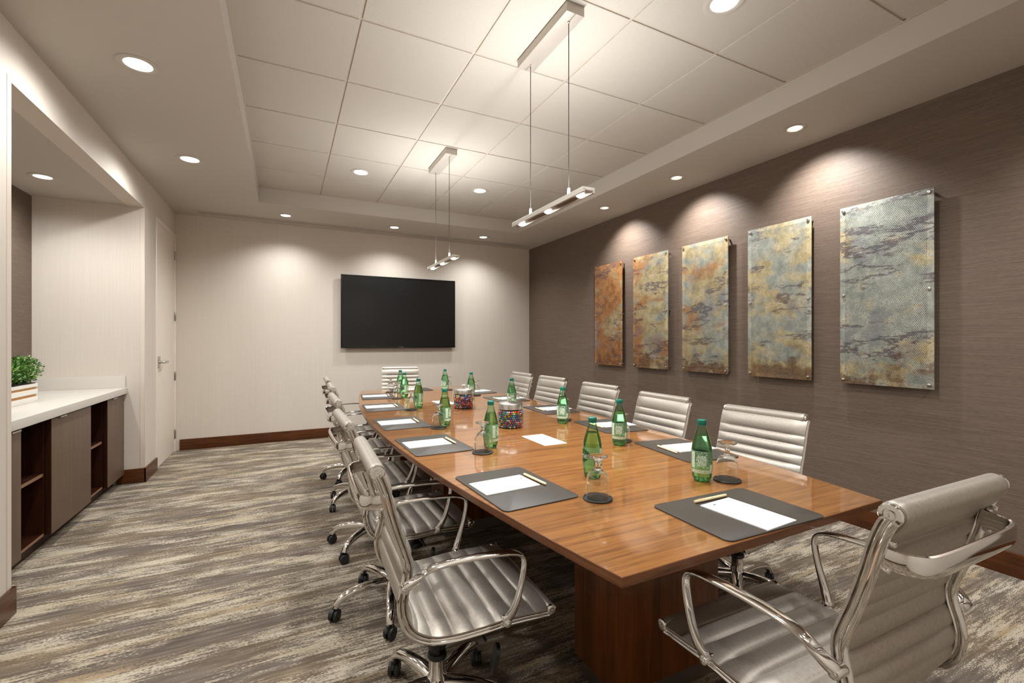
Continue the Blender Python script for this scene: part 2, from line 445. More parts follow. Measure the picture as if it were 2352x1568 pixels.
# lower ceiling around the tray, pierced where the wall washers sit
bm = bmesh.new()
box(bm, XL, TX0, YF, YB, ZC, ZT + .1)
box(bm, TX1, XR, YF, YB, ZC, ZT + .1)
box(bm, TX0, TX1, TY1, YB, ZC, ZT + .1)
box(bm, TX0, TX1, YF, TY0, ZC, ZT + .1)
ceil = struct(finish(bm, 'ceiling', M['paint'], smooth=0))
WASH = [(3.117, 1.906), (3.117, 2.956), (3.117, 3.977), (3.117, 0.30)]
cut_bm = bmesh.new()
for x, y in WASH: lathe(cut_bm, [(0.05, ZC - .02), (0.05, ZC + .07)], 32, (x, y, 0))
bmesh.ops.recalc_face_normals(cut_bm, faces=cut_bm.faces)
cme = bpy.data.meshes.new('cut'); cut_bm.to_mesh(cme); cut_bm.free()
cut = bpy.data.objects.new('cut', cme); COL.objects.link(cut)
md = ceil.modifiers.new('holes', 'BOOLEAN'); md.operation = 'DIFFERENCE'; md.object = cut; md.solver = 'EXACT'
dg = bpy.context.evaluated_depsgraph_get()
nme = bpy.data.meshes.new_from_object(ceil.evaluated_get(dg))
ceil.modifiers.clear(); ceil.data = nme
bpy.data.objects.remove(cut)

# suspended tiles and grid
GX = [-0.255] + [-0.2737 + .6096 * k for k in (1, 2, 3, 4)] + [TX1]
GY = [TY0, 1.154, 1.7637, 2.3733, 2.9829, 3.5925, 4.2021, 4.8117, TY1]
bm = bmesh.new(); g = 0.007
for a, b in zip(GX, GX[1:]):
    for c, d in zip(GY, GY[1:]):
        box(bm, a + g, b - g, c + g, d - g, ZT, ZT + .02, 0.002, 1)
struct(finish(bm, 'ceiling_tiles', M['tile'], smooth=0))
bm = bmesh.new(); gw = 0.012
for x in GX[1:-1]: box(bm, x - gw, x + gw, TY0, TY1, ZT + .006, ZT + .03)
for y in GY[1:-1]:
    for a, b in zip(GX, GX[1:]): box(bm, a + gw, b - gw, y - gw, y + gw, ZT + .006, ZT + .03)
box(bm, TX0, TX1, TY0, TY1, ZT + .03, ZT + .06)
struct(finish(bm, 'trim_1', M['grid'], smooth=0))
# wall angle along the tray
bm = bmesh.new()
box(bm, TX0, TX0 + .012, TY0, TY1, ZT - .004, ZT + .001); box(bm, TX1 - .012, TX1, TY0, TY1, ZT - .004, ZT + .001)
box(bm, TX0, TX1, TY1 - .012, TY1, ZT - .004, ZT + .001)
struct(finish(bm, 'trim_2', M['grid'], smooth=0))

# baseboards
BH, BT = 0.125, 0.015
struct(boxo('baseboard_back', XL + .04, XR - BT, YB - BT, YB, 0, BH, M['base_wood'], bev=.003))
struct(boxo('baseboard_right', XR - BT, XR, YF, YB, 0, BH, M['base_wood'], bev=.003))
bm = bmesh.new()
box(bm, XL, XL + BT, NY1 - BT, DY0 - .04, 0, BH, .003); box(bm, -1.32, XL + BT - .0005, NY1 - BT, NY1, 0, BH, .003)
struct(finish(bm, 'baseboard_left', M['base_wood']))
bm = bmesh.new()
box(bm, XL, XL + BT, YF, NY0 + BT, 0, BH, .003); box(bm, -1.30, XL + BT - .0005, NY0, NY0 + BT, 0, BH, .003)
struct(finish(bm, 'baseboard_near', M['base_wood']))
# corner guards on the niche edges
bm = bmesh.new()
box(bm, XL, XL + .002, NY0 - .034, NY0 + .002, BH, NZ + .02, .0005, 1); box(bm, XL - .03, XL, NY0, NY0 + .002, BH, NZ - .001, .0005, 1)
struct(finish(bm, 'trim_3', M['bead']))
bm = bmesh.new()
box(bm, XL, XL + .002, NY1 - .002, NY1 + .034, BH, NZ - .001, .0005, 1); box(bm, XL - .03, XL, NY1 - .002, NY1, BH, NZ - .001, .0005, 1)
struct(finish(bm, 'trim_4', M['bead']))

# door with frame, lever and hinges
dr = bpy.data.objects.new('door_1', None); COL.objects.link(dr); dr['kind'] = 'structure'; dr.location = (XL, 0, 0)
bm = bmesh.new()
box(bm, -.10, .008, DY0 - .035, DY0 - .002, 0, DZ + .04, .002); box(bm, -.10, .008, DY1 + .002, YB - .003, 0, DZ + .04, .002)
box(bm, -.10, .008, DY0 - .002, DY1 + .002, DZ + .003, DZ + .04, .002)
finish(bm, 'door_frame', M['door'], dr)
boxo('door_leaf', -.045, -.002, DY0, DY1, .006, DZ, M['door'], dr, bev=.001)
bm = bmesh.new()
hy, hz = DY0 + .07, 1.045
box(bm, -.002, .009, hy - .034, hy + .034, hz - .056, hz + .056, .008)
cyl(bm, Vector((.028, hy, hz)), (1, 0, 0), .014, .055, 16, .003)
sweep(bm, catmull([(.056, hy - .016, hz), (.058, hy + .03, hz), (.056, hy + .09, hz), (.05, hy + .145, hz)], .01), lambda i, n: oval(.0125, .007, 12), (0, 0, 1))
finish(bm, 'door_handle', M['steel'], dr)
for k, z in enumerate((2.22, 1.534, .859, .20)):
    bm = bmesh.new()
    box(bm, -.001, .004, DY1 - .012, DY1 + .03, z - .05, z + .05, .001, 1)
    cyl(bm, Vector((.006, DY1 + .004, z)), (0, 0, 1), .007, .1, 14, .002)
    finish(bm, 'door_hinge', M['pewter'], dr)

# ------------------------------------------------------------------ ceiling fittings
t = thing('linear_vent', 'long thin white slot diffuser in the ceiling along the wall with the television', 'air vent', (1.17, 6.145, ZC))
bm = bmesh.new()
for a, b in ((-.07, -.038), (-.012, .012), (.038, .07)): box(bm, -2.1, 2.1, a, b, -.006, 0, .001, 1)
box(bm, -2.1, -2.06, -.038, .038, -.0055, 0); box(bm, 2.06, 2.1, -.038, .038, -.0055, 0)
finish(bm, 'frame', M['paint'], t)
bm = bmesh.new()
box(bm, -2.06, 2.06, .012, .038, -.0015, 0); box(bm, -2.06, 2.06, -.038, -.012, -.0015, 0)
o = finish(bm, 'slot', M['slot'], t); o['label'] = 'dark slot'

DL_POWER = 62.0
def downlight(label, x, y, z, r=0.062, power=1.0, ang=170, blend=0.75, grp=None):
    d = thing('downlight', label, 'ceiling light', (x, y, z), 0, grp)
    bm = bmesh.new()
    lathe(bm, [(r, 0), (r + .032, 0), (r + .032, -.003), (r + .024, -.006), (r + .004, -.004), (r, -.002)], 48, cap=False)
    finish(bm, 'trim_ring', M['paint'], d)
    bm = bmesh.new(); lathe(bm, [(0, -.003), (r * .7, -.003), (r, -.0015), (r, -.0005), (0, -.0005)], 40, cap=False)
    o = finish(bm, 'lens', M['lens'], d); o['label'] = 'glowing white lens'
    lamp('lamp', 'SPOT', (0, 0, -.02), DL_POWER * power, parent=d, spot_size=R(ang), spot_blend=blend, shadow_soft_size=.05)
    return d
downlight('round recessed downlight nearest the viewer in the low ceiling beside the niche wall', -.696, 3.01, ZC, .062, .62)
downlight('round recessed downlight in the low ceiling above the door side, second along the niche wall', -.689, 4.40, ZC, .062, .62)
downlight('round recessed downlight before the television wall, nearest the white door', -.002, 5.872, ZC, .05, .66, 140, .95)
downlight('round recessed downlight before the television wall, above the television, middle of its row', 1.245, 5.868, ZC, .05, .66, 140, .95)
downlight('round recessed downlight before the television wall, nearest the brown wall', 2.48, 5.866, ZC, .05, .66, 140, .95)
downlight('round recessed downlight in a ceiling tile, between the farther pendant and the niche side', .643, 4.527, ZT, .062, .95, 152, .85)
downlight('round recessed downlight in a ceiling tile, between the farther pendant and brown wall', 1.866, 4.512, ZT, .062, .95, 152, .85)
downlight('round recessed downlight in a ceiling tile cut off by the top of the photo', 1.872, 1.479, ZT, .062, .95, 152, .85)
downlight('round recessed downlight in a ceiling tile above the viewer, out of frame', .643, 1.479, ZT, .062, .95, 152, .85)
downlight('round recessed downlight in the low ceiling behind the viewer by the niche wall', -.69, 1.62, ZC, .062, .62)
downlight('round recessed downlight in the soffit of the niche above the planter', -1.575, 4.449, NZ, .05, .32)
downlight('round recessed downlight in the niche soffit hidden by the near pier', -1.575, 3.5, NZ, .05, .32)
downlight('round recessed downlight before the front wall, over the viewer on the niche side', -.002, .07, ZC, .05, .3)
downlight('round recessed downlight before the front wall, middle of its row behind the near chair', 1.245, .07, ZC, .05, .42)
downlight('round recessed downlight before the front wall, nearest the brown wall', 2.48, .07, ZC, .05, .3)
names = ['small recessed wall washer by the brown wall, nearest of the three in view', 'small recessed wall washer by the brown wall, middle of the three in view',
         'small recessed wall washer by the brown wall, farthest of the three in view', 'small recessed wall washer by the brown wall behind the frame edge']
for (x, y), lb in zip(WASH, names):
    d = thing('wall_washer', lb, 'ceiling light', (x, y, ZC), 0, 'wall washers along the brown wall')
    bm = bmesh.new()
    lathe(bm, [(.046, .004), (.062, -.001), (.064, -.003), (.058, -.006), (.047, -.003), (.046, .004)], 40, cap=False)
    finish(bm, 'trim_ring', M['alu'], d)
    bm = bmesh.new(); lathe(bm, [(.047, .0), (.044, .03), (.032, .062), (0, .064)], 32, cap=False)
    finish(bm, 'reflector', M['alu'], d, recalc=False)
    bm = bmesh.new(); lathe(bm, [(0, -.004), (.028, -.004), (.03, 0), (.028, .004), (0, .004)], 28, cap=False)
    o = finish(bm, 'bulb', M['lens'], d, (.006, 0, .04), (0, R(-25), 0)); o['label'] = 'glowing bulb'
    lamp('lamp', 'SPOT', (0.0, 0, -.012), DL_POWER * .85, parent=d, rot=(0, R(-24), 0), spot_size=R(108), spot_blend=.95, shadow_soft_size=.03)

# pendants
def pendant(label, x, y):
    p = thing('pendant_light', label, 'pendant lamp', (x, y, ZT), 0, 'bar pendants over the table')
    boxo('canopy', -.05, .05, -.255, .255, -.05, -.001, M['canopy'], p, bev=.002)
    zb = -.93
    for s in (-.195, .192):
        bm = bmesh.new(); tube(bm, [(0, s, -.045), (0, s, zb + .055)], .0022, (1, 0, 0), 8); o = finish(bm, 'cable', M['cable'], p)
        bm = bmesh.new(); cyl(bm, Vector((0, s, zb + .04)), (0, 0, 1), .007, .05, 16, .001); finish(bm, 'ferrule', M['alu'], p)
        bm = bmesh.new(); cyl(bm, Vector((0, s, -.052)), (0, 0, 1), .006, .014, 14, .001); finish(bm, 'grip', M['alu'], p)
    bm = bmesh.new()
    box(bm, -.034, .034, -.36, .36, zb + .004, zb + .02, .0015)
    box(bm, -.034, -.022, -.36, .36, zb - .004, zb + .0045, .001); box(bm, .022, .034, -.36, .36, zb - .004, zb + .0045, .001)
    br = finish(bm, 'light_bar', M['alu'], p)
    o = boxo('bronze_strip', -.022, .022, -.358, .358, zb, zb + .0045, M['bar_under'], p); o['label'] = 'brown underside strip'
    for s in (-.295, 0, .295):
        bm = bmesh.new(); lathe(bm, [(0, -.009), (.014, -.008), (.02, -.003), (.02, .002), (0, .002)], 24, cap=False)
        o = finish(bm, 'led', M['led'], p, (0, s, zb)); o['label'] = 'glowing led spot'
        lamp('lamp', 'SPOT', (0, s, zb - .018), 16, parent=p, spot_size=R(100), spot_blend=.7, shadow_soft_size=.025)
    bm = bmesh.new(); box(bm, -.012, .012, -.32, .32, zb + .02, zb + .022)
    o = finish(bm, 'uplight_strip', M['lens'], p); o['label'] = 'glowing strip on top of the bar'
    lamp('lamp', 'AREA', (0, 0, zb + .03), 10, parent=p, rot=(PI, 0, 0), shape='RECTANGLE', size=.04, size_y=.6)
    return p
pendant('slim metal bar pendant with three leds hanging over the near half of the table', 1.24, 2.055)
pendant('slim metal bar pendant with three leds hanging before the television, farther one', 1.243, 3.876)

# ------------------------------------------------------------------ television and wall panels
tv = thing('wall_mounted_television', 'large black flat television mounted on the pale far wall, switched off', 'television', (1.427, YB, 1.644))
hw, hh = .785, .485
boxo('body', -hw + .05, hw - .05, -.045, -.002, -hh + .05, hh - .05, M['black'], tv, bev=.004)
bm = bmesh.new()
box(bm, -hw, hw, -.065, -.045, -hh, -hh + .026, .002); box(bm, -hw, hw, -.065, -.045, hh - .016, hh, .002)
box(bm, -hw, -hw + .016, -.0648, -.045, -hh + .02, hh - .01, .002); box(bm, hw - .016, hw, -.0648, -.045, -hh + .02, hh - .01, .002)
finish(bm, 'bezel', M['tv_bezel'], tv)
o = boxo('screen', -hw + .014, hw - .014, -.061, -.045, -hh + .024, hh - .014, M['tv_screen'], tv); o['label'] = 'dark glossy screen'
o = boxo('logo', -.03, .03, -.0657, -.065, -hh + .010, -hh + .015, M['pewter'], tv); o['label'] = 'tiny grey maker mark'

for cy, lb in ((1.5315, 'tall pierced metal wall panel, mostly grey-green with a dark purple streak, nearest the viewer'),
               (2.230, 'tall pierced metal wall panel, ochre and grey, second from the viewer'),
               (2.926, 'tall pierced metal wall panel, pale gold and grey, middle one of five'),
               (3.616, 'tall pierced metal wall panel, yellow and brown, second from the far wall'),
               (4.306, 'tall pierced metal wall panel, most rusty orange, nearest the television wall')):
    p = thing('wall_panel', lb, 'wall art', (XR, cy, 1.568), 0, 'rusted metal panels on the brown wall')
    boxo('plate', -.0035, .0035, -.2535, .2535, -.6, .6, M['panel'], p, bev=.001, loc=(-.048, 0, 0))
    for sy in (-1, 1):
        for z in (-.575, 0, .575):
            bm = bmesh.new(); q = Vector((-.026, sy * .232, z))
            cyl(bm, q, (1, 0, 0), .0075, .05, 16, .001); cyl(bm, q + Vector((-.031, 0, 0)), (1, 0, 0), .0105, .011, 20, .004)
            finish(bm, 'standoff', M['steel'], p)

# ------------------------------------------------------------------ niche furniture
t = thing('countertop', 'white stone countertop running along the niche', 'countertop', (-1.56, 3.98, .847))
boxo('slab', -.303, .312, 2.887 - 3.98, 5.078 - 3.98, -.052, 0, M['quartz'], t, bev=.002)
boxo('side_splash', -.30, .30, 5.058 - 3.98, 5.078 - 3.98, .0005, .103, M['quartz'], t, bev=.0015)
CX = -1.268
def carcass(t, y0, y1, opened):
    bm = bmesh.new(); xf = -1.298; th = .018
    box(bm, -1.84, xf, y0, y0 + th, .09, .792); box(bm, -1.84, xf, y1 - th, y1, .09, .792)
    box(bm, -1.84, -1.83, y0 + th, y1 - th, .09, .792); box(bm, -1.84, xf, y0 + th, y1 - th, .775, .792); box(bm, -1.84, xf - .0005, y0 + th, y1 - th, .09, .105)
    finish(bm, 'carcass', M['cab_in'], t)
    o = boxo('toe_kick', -1.84, -1.345, y0, y1, .0, .0895, M['cab_in'], t)
    if opened:
        bm = bmesh.new(); box(bm, xf - .0004, xf + .002, y0 + th, y1 - th, .092, .106); 
        finish(bm, 'front_edge', M['cab_edge'], t)
        s = boxo('shelf', -1.829, xf - .003, y0 + th + .0005, y1 - th - .0005, .447, .465, M['cab_in'], t)
        boxo('edge_strip', xf - .003, xf - .0005, y0 + th + .001, y1 - th - .001, .447, .465, M['cab_edge'], s)
def door_cab(label, y0, y1, hy):
    t = thing('storage_cabinet', label, 'cabinet'); carcass(t, y0 + .001, y1 - .001, False)
    d = boxo('door', -1.296, CX, y0 + .001, y1 - .001, .088, .785, (M['cab_door'], M['cab_in']), t, bev=.001)
    for f in d.data.polygons: f.material_index = 0 if f.normal.x > .6 else 1
    bm = bmesh.new(); box(bm, CX - .012, CX + .012, hy - .045, hy + .045, .7855, .7885, .0005, 1); box(bm, CX + .009, CX + .012, hy - .045, hy + .045, .778, .7885, .0005, 1)
    finish(bm, 'handle', M['steel'], d)
def open_cab(label, y0, y1):
    t = thing('open_shelf_unit', label, 'cabinet'); carcass(t, y0, y1, True)
door_cab('taupe cabinet door unit partly hidden by the near pier', 2.905, 3.342, 3.27)
open_cab('open dark wood shelf bay under the planter end of the counter, nearer one', 3.342, 3.69)
door_cab('wide taupe cabinet door unit between the two open shelf bays', 3.69, 4.312, 3.83)
open_cab('open dark wood shelf bay farther along the counter', 4.312, 4.652)
door_cab('taupe cabinet door unit at the end of the counter nearest the white door', 4.652, 5.062, 4.80)

pl = thing('planter', 'white slatted planter box with a leafy green shrub on the counter', 'plant', (-1.59, 3.98, .8475))
bm = bmesh.new()
for z0, z1 in ((0.0, .034), (.052, .084), (.10, .122)):
    box(bm, -.075, .075, -.23, .23, z0, z1, .0015)
finish(bm, 'box', M['planter'], pl)
for z0, z1 in ((.034, .052), (.084, .10)):
    o = boxo('slat', -.068, .068, -.223, .223, z0, z1, M['slat'], pl); o['label'] = 'brown wooden slat'
boxo('soil', -.066, .066, -.22, .22, .1221, .128, M['soil'], pl)
bm = bmesh.new(); rl = random.Random(3)
def leaf_quad(bm, p, d, L, w):
    d = d.normalized(); s = d.cross(Vector((rl.uniform(-1, 1), rl.uniform(-1, 1), rl.uniform(.2, 1)))).normalized(); n = d.cross(s)
    v = [bm.verts.new(p), bm.verts.new(p + d * L * .5 + s * w + n * w * .25), bm.verts.new(p + d * L), bm.verts.new(p + d * L * .5 - s * w + n * w * .25), bm.verts.new(p + d * L * .5)]
    bm.faces.new((v[0], v[1], v[4])); bm.faces.new((v[1], v[2], v[4])); bm.faces.new((v[2], v[3], v[4])); bm.faces.new((v[3], v[0], v[4]))
for i in range(3600):
    u = rl.uniform(-1, 1); a = rl.uniform(0, 2 * PI); rr = rl.random() ** .4
    y = u * .245; x = math.cos(a) * .10 * rr; z = .205 + math.sin(a) * .075 * rr
    z += .012 * math.sin(y * 40) + (.02 if z > .2 else 0) * rl.random()
    if z < .14: x *= .7; y *= .86
    d = Vector((x * 3, (y if abs(y) > .18 else 0) * 1.5, (z - .18) * 3 + .12)) + Vector((rl.uniform(-.4, .4), rl.uniform(-.4, .4), rl.uniform(-.4, .4)))
    leaf_quad(bm, Vector((x, y, z)), d, rl.uniform(.014, .024), rl.uniform(.0045, .007))
finish(bm, 'foliage', M['leaf'], pl, smooth=60, recalc=False)
bm = bmesh.new()
for i in range(26):
    y = -.2 + .4 * i / 25; x = rl.uniform(-.04, .04)
    tube(bm, [(x, y, .125), (x * 1.4, y * 1.03, .16), (x * 1.8, y * 1.1 + rl.uniform(-.01, .01), .21)], .0014, (1, 0, 0), 5)
finish(bm, 'stems', M['soil'], pl)

# ------------------------------------------------------------------ conference table
TZ = .735; CY0, CY1 = .785, 4.955
def axis_x(y): return 1.207 + .0103 * (y - .785)
def half(y):
    u = (y - 2.87) / 2.085; return .543 + .205 * (1 - u * u)
tb = thing('conference_table', 'long boat-shaped glossy brown wooden conference table', 'table', (1.22, 2.87, 0))
poly = []
NSEG = 40
for i in range(NSEG + 1):
    y = CY0 + (CY1 - CY0) * i / NSEG; poly.append((axis_x(y) + half(y) - 1.22, y - 2.87))
for i in range(NSEG, -1, -1):
    y = CY0 + (CY1 - CY0) * i / NSEG; poly.append((axis_x(y) - half(y) - 1.22, y - 2.87))
bm = bmesh.new()
n = len(poly)
ins = lambda k: [(x * (1 - k / .65), y * (1 - k / 2.08)) for x, y in poly]
rings = []
for pl_, z in ((ins(.014), TZ - .032), (ins(.0), TZ - .024), (poly, TZ - .0015), (ins(.0015), TZ)):
    rings.append([bm.verts.new((x, y, z)) for x, y in pl_])
for a, b in zip(rings, rings[1:]):
    for i in range(n): bm.faces.new((a[i], a[(i + 1) % n], b[(i + 1) % n], b[i]))
bm.faces.new(list(reversed(rings[0]))); bm.faces.new(rings[-1])
tt = finish(bm, 'tabletop', (M['table'], M['table_edge']), tb, smooth=30)
for f in tt.data.polygons: f.material_index = 0 if f.normal.z > .9 else 1
for y0, y1, xl, xr in ((1.18, 1.43, -.24, .24), (2.78, 3.05, -.32, .32), (4.18, 4.45, -.28, .28)):
    pd = boxo('pedestal', xl, xr, y0 - 2.87, y1 - 2.87, .075, TZ - .0325, M['pedestal'], tb, bev=.002)
    o = boxo('plinth', xl + .02, xr - .02, y0 - 2.85, y1 - 2.89, 0, .0745, M['pewter'], pd); o['label'] = 'grey metal plinth'

# ------------------------------------------------------------------ office chairs
RAIL = [(-.225, .947), (-.213, .925), (-.2, .888), (-.184, .825), (-.165, .76), (-.147, .708), (-.139, .675), (-.141, .645), (-.151, .605),
        (-.155, .57), (-.148, .53), (-.125, .492), (-.075, .465), (-.012, .457), (.066, .459), (.15, .463), (.235, .460), (.304, .456)]
path2 = catmull([(x, 0, z) for x, z in RAIL], .004)
S = [0.0]
for a, b in zip(path2, path2[1:]): S.append(S[-1] + (b - a).length)
STOT = S[-1]
def ryw(s): return .213 + (.238 - .213) * min(1, max(0, (s / STOT - .25) / .5))
ISPLIT = min(range(len(path2)), key=lambda i: (path2[i] - Vector((-.125, 0, .492))).length)
def normal2(i):
    a = path2[max(0, i - 1)]; b = path2[min(len(path2) - 1, i + 1)]; T = (b - a).normalized()
    return Vector((-T.z, 0, T.x))
def sling(bm, i0, i1, first, pitch, endpad):
    ncol = 11; rows = []
    s0 = S[i0]; s1 = S[i1]; npad = max(1, round((s1 - s0 - first - endpad) / pitch)); pt = (s1 - s0 - first - endpad) / npad
    for i in range(i0, i1 + 1):
        s = S[i] - s0
        if s < first: u = s / first; k = math.sin(PI * (.5 + .5 * u)) if i0 == 0 else math.sin(PI * u)
        elif s > s1 - s0 - endpad: u = (s - (s1 - s0 - endpad)) / max(endpad, 1e-6); k = math.sin(PI * .5 * u)
        else: k = math.sin(PI * (((s - first) / pt) % 1.0))
        h = .003 + (.0118 if i0 < 20 else .0145) * abs(k) ** .5
        N = normal2(i); w = ryw(S[i]) + .0075; top = []; bot = []
        for c in range(ncol):
            q = -1 + 2 * c / (ncol - 1); e = math.copysign(abs(q) ** .7, q); f = (1 - abs(e) ** 7) ** .5 if abs(e) < 1 else 0
            hh = .0022 + (h - .0022) * f
            p = path2[i] + Vector((0, e * w, 0)) + N * .0065
            top.append(bm.verts.new(p + N * hh)); bot.append(bm.verts.new(p - N * hh))
        rows.append(top + bot[::-1])
    m = len(rows[0])
    for a, b in zip(rows, rows[1:]):
        for k in range(m): bm.faces.new((a[k], a[(k + 1) % m], b[(k + 1) % m], b[k]))
    bm.faces.new(rows[0]); bm.faces.new(rows[-1][::-1])

def make_chair(label):
    t = thing('office_chair', label, 'chair', (0, 0, 0), 0, 'silver ribbed office chairs around the table')
    bm = bmesh.new(); sling(bm, 4, ISPLIT, .075, .0475, .02)
    finish(bm, 'backrest', M['leather'], t, smooth=50)
    # padded teardrop roll along the top edge, its hem lapping over the back
    bm = bmesh.new(); N0 = 32; rg = []
    for y in [-.204, -.2] + [-.19 + .38 * k / 10 for k in range(11)] + [.2, .204]:
        rr = .0225 if abs(y) < .203 else .0205; ring = []
        for k in range(N0):
            a = 2 * PI * k / N0; p = Vector((math.cos(a) * rr, 0, math.sin(a) * rr))
            dn = max(0.0, -(p.z * .93 + p.x * -.25) / rr); p += Vector((.0045, 0, -.03)) * dn ** 2.2 * 1.0
            if dn > .5: p.x -= (p.x - .004) * (dn - .5) * .9
            ring.append(bm.verts.new(Vector((-.225, y, .947)) + p))
        rg.append(ring)
    for a, b in zip(rg, rg[1:]):
        for k in range(N0): bm.faces.new((a[k], a[(k + 1) % N0], b[(k + 1) % N0], b[k]))
    bm.faces.new(rg[0]); bm.faces.new(rg[-1][::-1])
    finish(bm, 'top_roll', M['leather'], t, smooth=50)
    bm = bmesh.new(); sling(bm, ISPLIT, len(path2) - 5, .05, .060, .05)
    finish(bm, 'seat', M['leather'], t, smooth=50)
    bm = bmesh.new(); lathe(bm, [(.0145, -.234), (.0165, -.228), (.0165, .228), (.0145, .234)], 24, mtx=axis_mtx(Vector((.304, 0, .458)), (0, 1, 0)))
    finish(bm, 'front_roll', M['leather'], t, smooth=50)
    for sd in (-1, 1):
        bm = bmesh.new()
        pr = [path2[i] + Vector((0, sd * ryw(S[i]), 0)) for i in range(2, len(path2) - 2, 2)]
        NN = [normal2(i) for i in range(2, len(path2) - 2, 2)]
        sweep(bm, [p - k * .0125 for p, k in zip(pr, NN)], lambda i, n: oval(.0085, .0075, 10, 2), (0, 1, 0))
        sweep(bm, [p - k * .001 for p, k in zip(pr, NN)], lambda i, n: oval(.0078, .0048, 10, 2), (0, 1, 0))
        sweep(bm, pr, lambda i, n: [(.004, .001), (-.004, .001), (-.004, -.013), (.004, -.013)], (0, 1, 0))
        finish(bm, 'side_rail', M['chrome'], t)
        for (x, z), r, w in (((-.225, .947), .0205, .2045), ((.304, .458), .0165, .2345)):
            bm = bmesh.new()
            lathe(bm, [(r - .003, -.002), (r, .002), (r, .009), (r - .002, .011), (r * .58, .0115), (r * .55, .0085), (r * .42, .0085), (r * .38, .012), (r * .16, .012), (r * .13, .009), (0, .009)], 28,
                  cap=False, mtx=axis_mtx(Vector((x, sd * w, z)), (0, sd, 0)))
            finish(bm, 'end_cap', M['chrome'], t)
        bm = bmesh.new()
        arm = [(-.157, .252, .636), (-.148, .262, .647), (-.128, .268, .664), (-.1, .269, .680), (-.06, .269, .687), (.02, .269, .689), (.11, .269, .685), (.163, .269, .677), (.188, .268, .662),
               (.194, .268, .64), (.190, .268, .605), (.182, .268, .57), (.172, .268, .535), (.160, .264, .503), (.150, .256, .482), (.145, .250, .468)]
        ap = catmull([(x, sd * y, z) for x, y, z in arm], .008)
        def asec(i, n):
            u = i / (n - 1); w = .0165 if u < .5 else .0165 - .004 * min(1, (u - .5) / .15)
            th = .0055
            if u > .78: k = (u - .78) / .22; th += .0085 * k; w -= .003 * k
            if u < .10: k = (.10 - u) / .10; th += .0075 * k; w -= .004 * k
            if u > .985 or u < .012: th *= .75
            return oval(w, th, 18, 3.0)
        sweep(bm, ap, asec, (0, 1, 0))
        for x, z in ((-.158, .635), (.144, .467)):
            cyl(bm, Vector((x, sd * .248, z)), (0, 1, 0), .0115, .036, 18, .003); cyl(bm, Vector((x, sd * .267, z)), (0, 1, 0), .007, .004, 14, .001)
        finish(bm, 'armrest', M['chrome'], t)
    # loop brace behind the back
    bm = bmesh.new()
    bp = catmull([(-.205, .205, .866), (-.232, .200, .862), (-.252, .190, .862), (-.263, .166, .860), (-.267, .11, .859), (-.268, 0, .859), (-.267, -.11, .859), (-.263, -.166, .860), (-.252, -.190, .862), (-.232, -.2, .862), (-.205, -.205, .866)], .012)
    sweep(bm, bp, lambda i, n: oval(.020, .007, 14, 2.6), (.0, 0, 1))
    for sd in (-1, 1):
        for x, z in ((-.217, .893), (-.207, .842)):
            cyl(bm, Vector((x - .006, sd * .204, z)), (1, 0, .15), .0058, .014, 14, .002)
    finish(bm, 'back_brace', M['chrome'], t)
    # cross stretchers and tilt mechanism under the seat
    bm = bmesh.new()
    tube(bm, [(.10, -.228, .452), (.10, -.1, .425), (.10, .1, .425), (.10, .228, .452)], .009, (1, 0, 0), 10, .02)
    tube(bm, [(-.06, -.218, .458), (-.06, -.1, .425), (-.06, .1, .425), (-.06, .218, .458)], .009, (1, 0, 0), 10, .02)
    finish(bm, 'stretcher', M['chrome'], t)
    bm = bmesh.new()
    box(bm, -.09, .13, -.06, .06, .385, .425, .012); cyl(bm, Vector((0, 0, .335)), (0, 0, 1), .033, .11, 24, .008)
    finish(bm, 'tilt_mechanism', M['black'], t)
    bm = bmesh.new()
    cyl(bm, Vector((.105, .0, .36)), (.25, 0, -1), .016, .07, 18, .003); cyl(bm, Vector((.117, 0, .312)), (.25, 0, -1), .034, .03, 24, .008)
    for k in range(5): cyl(bm, Vector((.1 + .0025 * k, 0, .385 - .011 * k)), (.25, 0, -1), .0185, .005, 18, .002)
    finish(bm, 'tension_knob', M['black'], t)
    bm = bmesh.new()
    tube(bm, [(.06, -.05, .405), (.09, -.12, .395), (.11, -.17, .37)], .005, (1, 0, 0), 8)
    poly_ = rrect(.085, .05, .018); prism(bm, [(a, b) for a, b in poly_], -.006, .006, .003)
    vs = bm.verts[:] ; vs = vs[-(len(bm.verts) - 24):] if False else [v for v in bm.verts if abs(v.co.z) < .01 and abs(v.co.x) < .06 and abs(v.co.y) < .04]
    mt = Matrix.Translation((.135, -.185, .318)) @ Matrix.Rotation(R(-25), 4, 'Z') @ Matrix.Rotation(R(-78), 4, 'Y') @ Matrix.Rotation(R(12), 4, 'X')
    for v in vs: v.co = mt @ v.co
    finish(bm, 'lever', M['black'], t)
    # five-star base, built at true height; the upper parts are shifted per chair
    bm = bmesh.new()
    lathe(bm, [(0, .06), (.03, .06), (.034, .07), (.034, .13), (.027, .15), (.0265, .198), (.02, .2), (0, .2)], 32, cap=False)
    finish(bm, 'column', M['chrome'], t)
    bm = bmesh.new(); lathe(bm, [(0, .196), (.029, .196), (.033, .203), (.03, .214), (.015, .216), (0, .216)], 28, cap=False)
    finish(bm, 'collar', M['black'], t)
    bm = bmesh.new(); cyl(bm, Vector((0, 0, .25)), (0, 0, 1), .013, .12, 18, .001); finish(bm, 'piston', M['chrome'], t)
    lp = catmull([(.022, 0, .112), (.07, 0, .117), (.12, 0, .117), (.17, 0, .112), (.215, 0, .101), (.247, 0, .083), (.261, 0, .060)], .012)
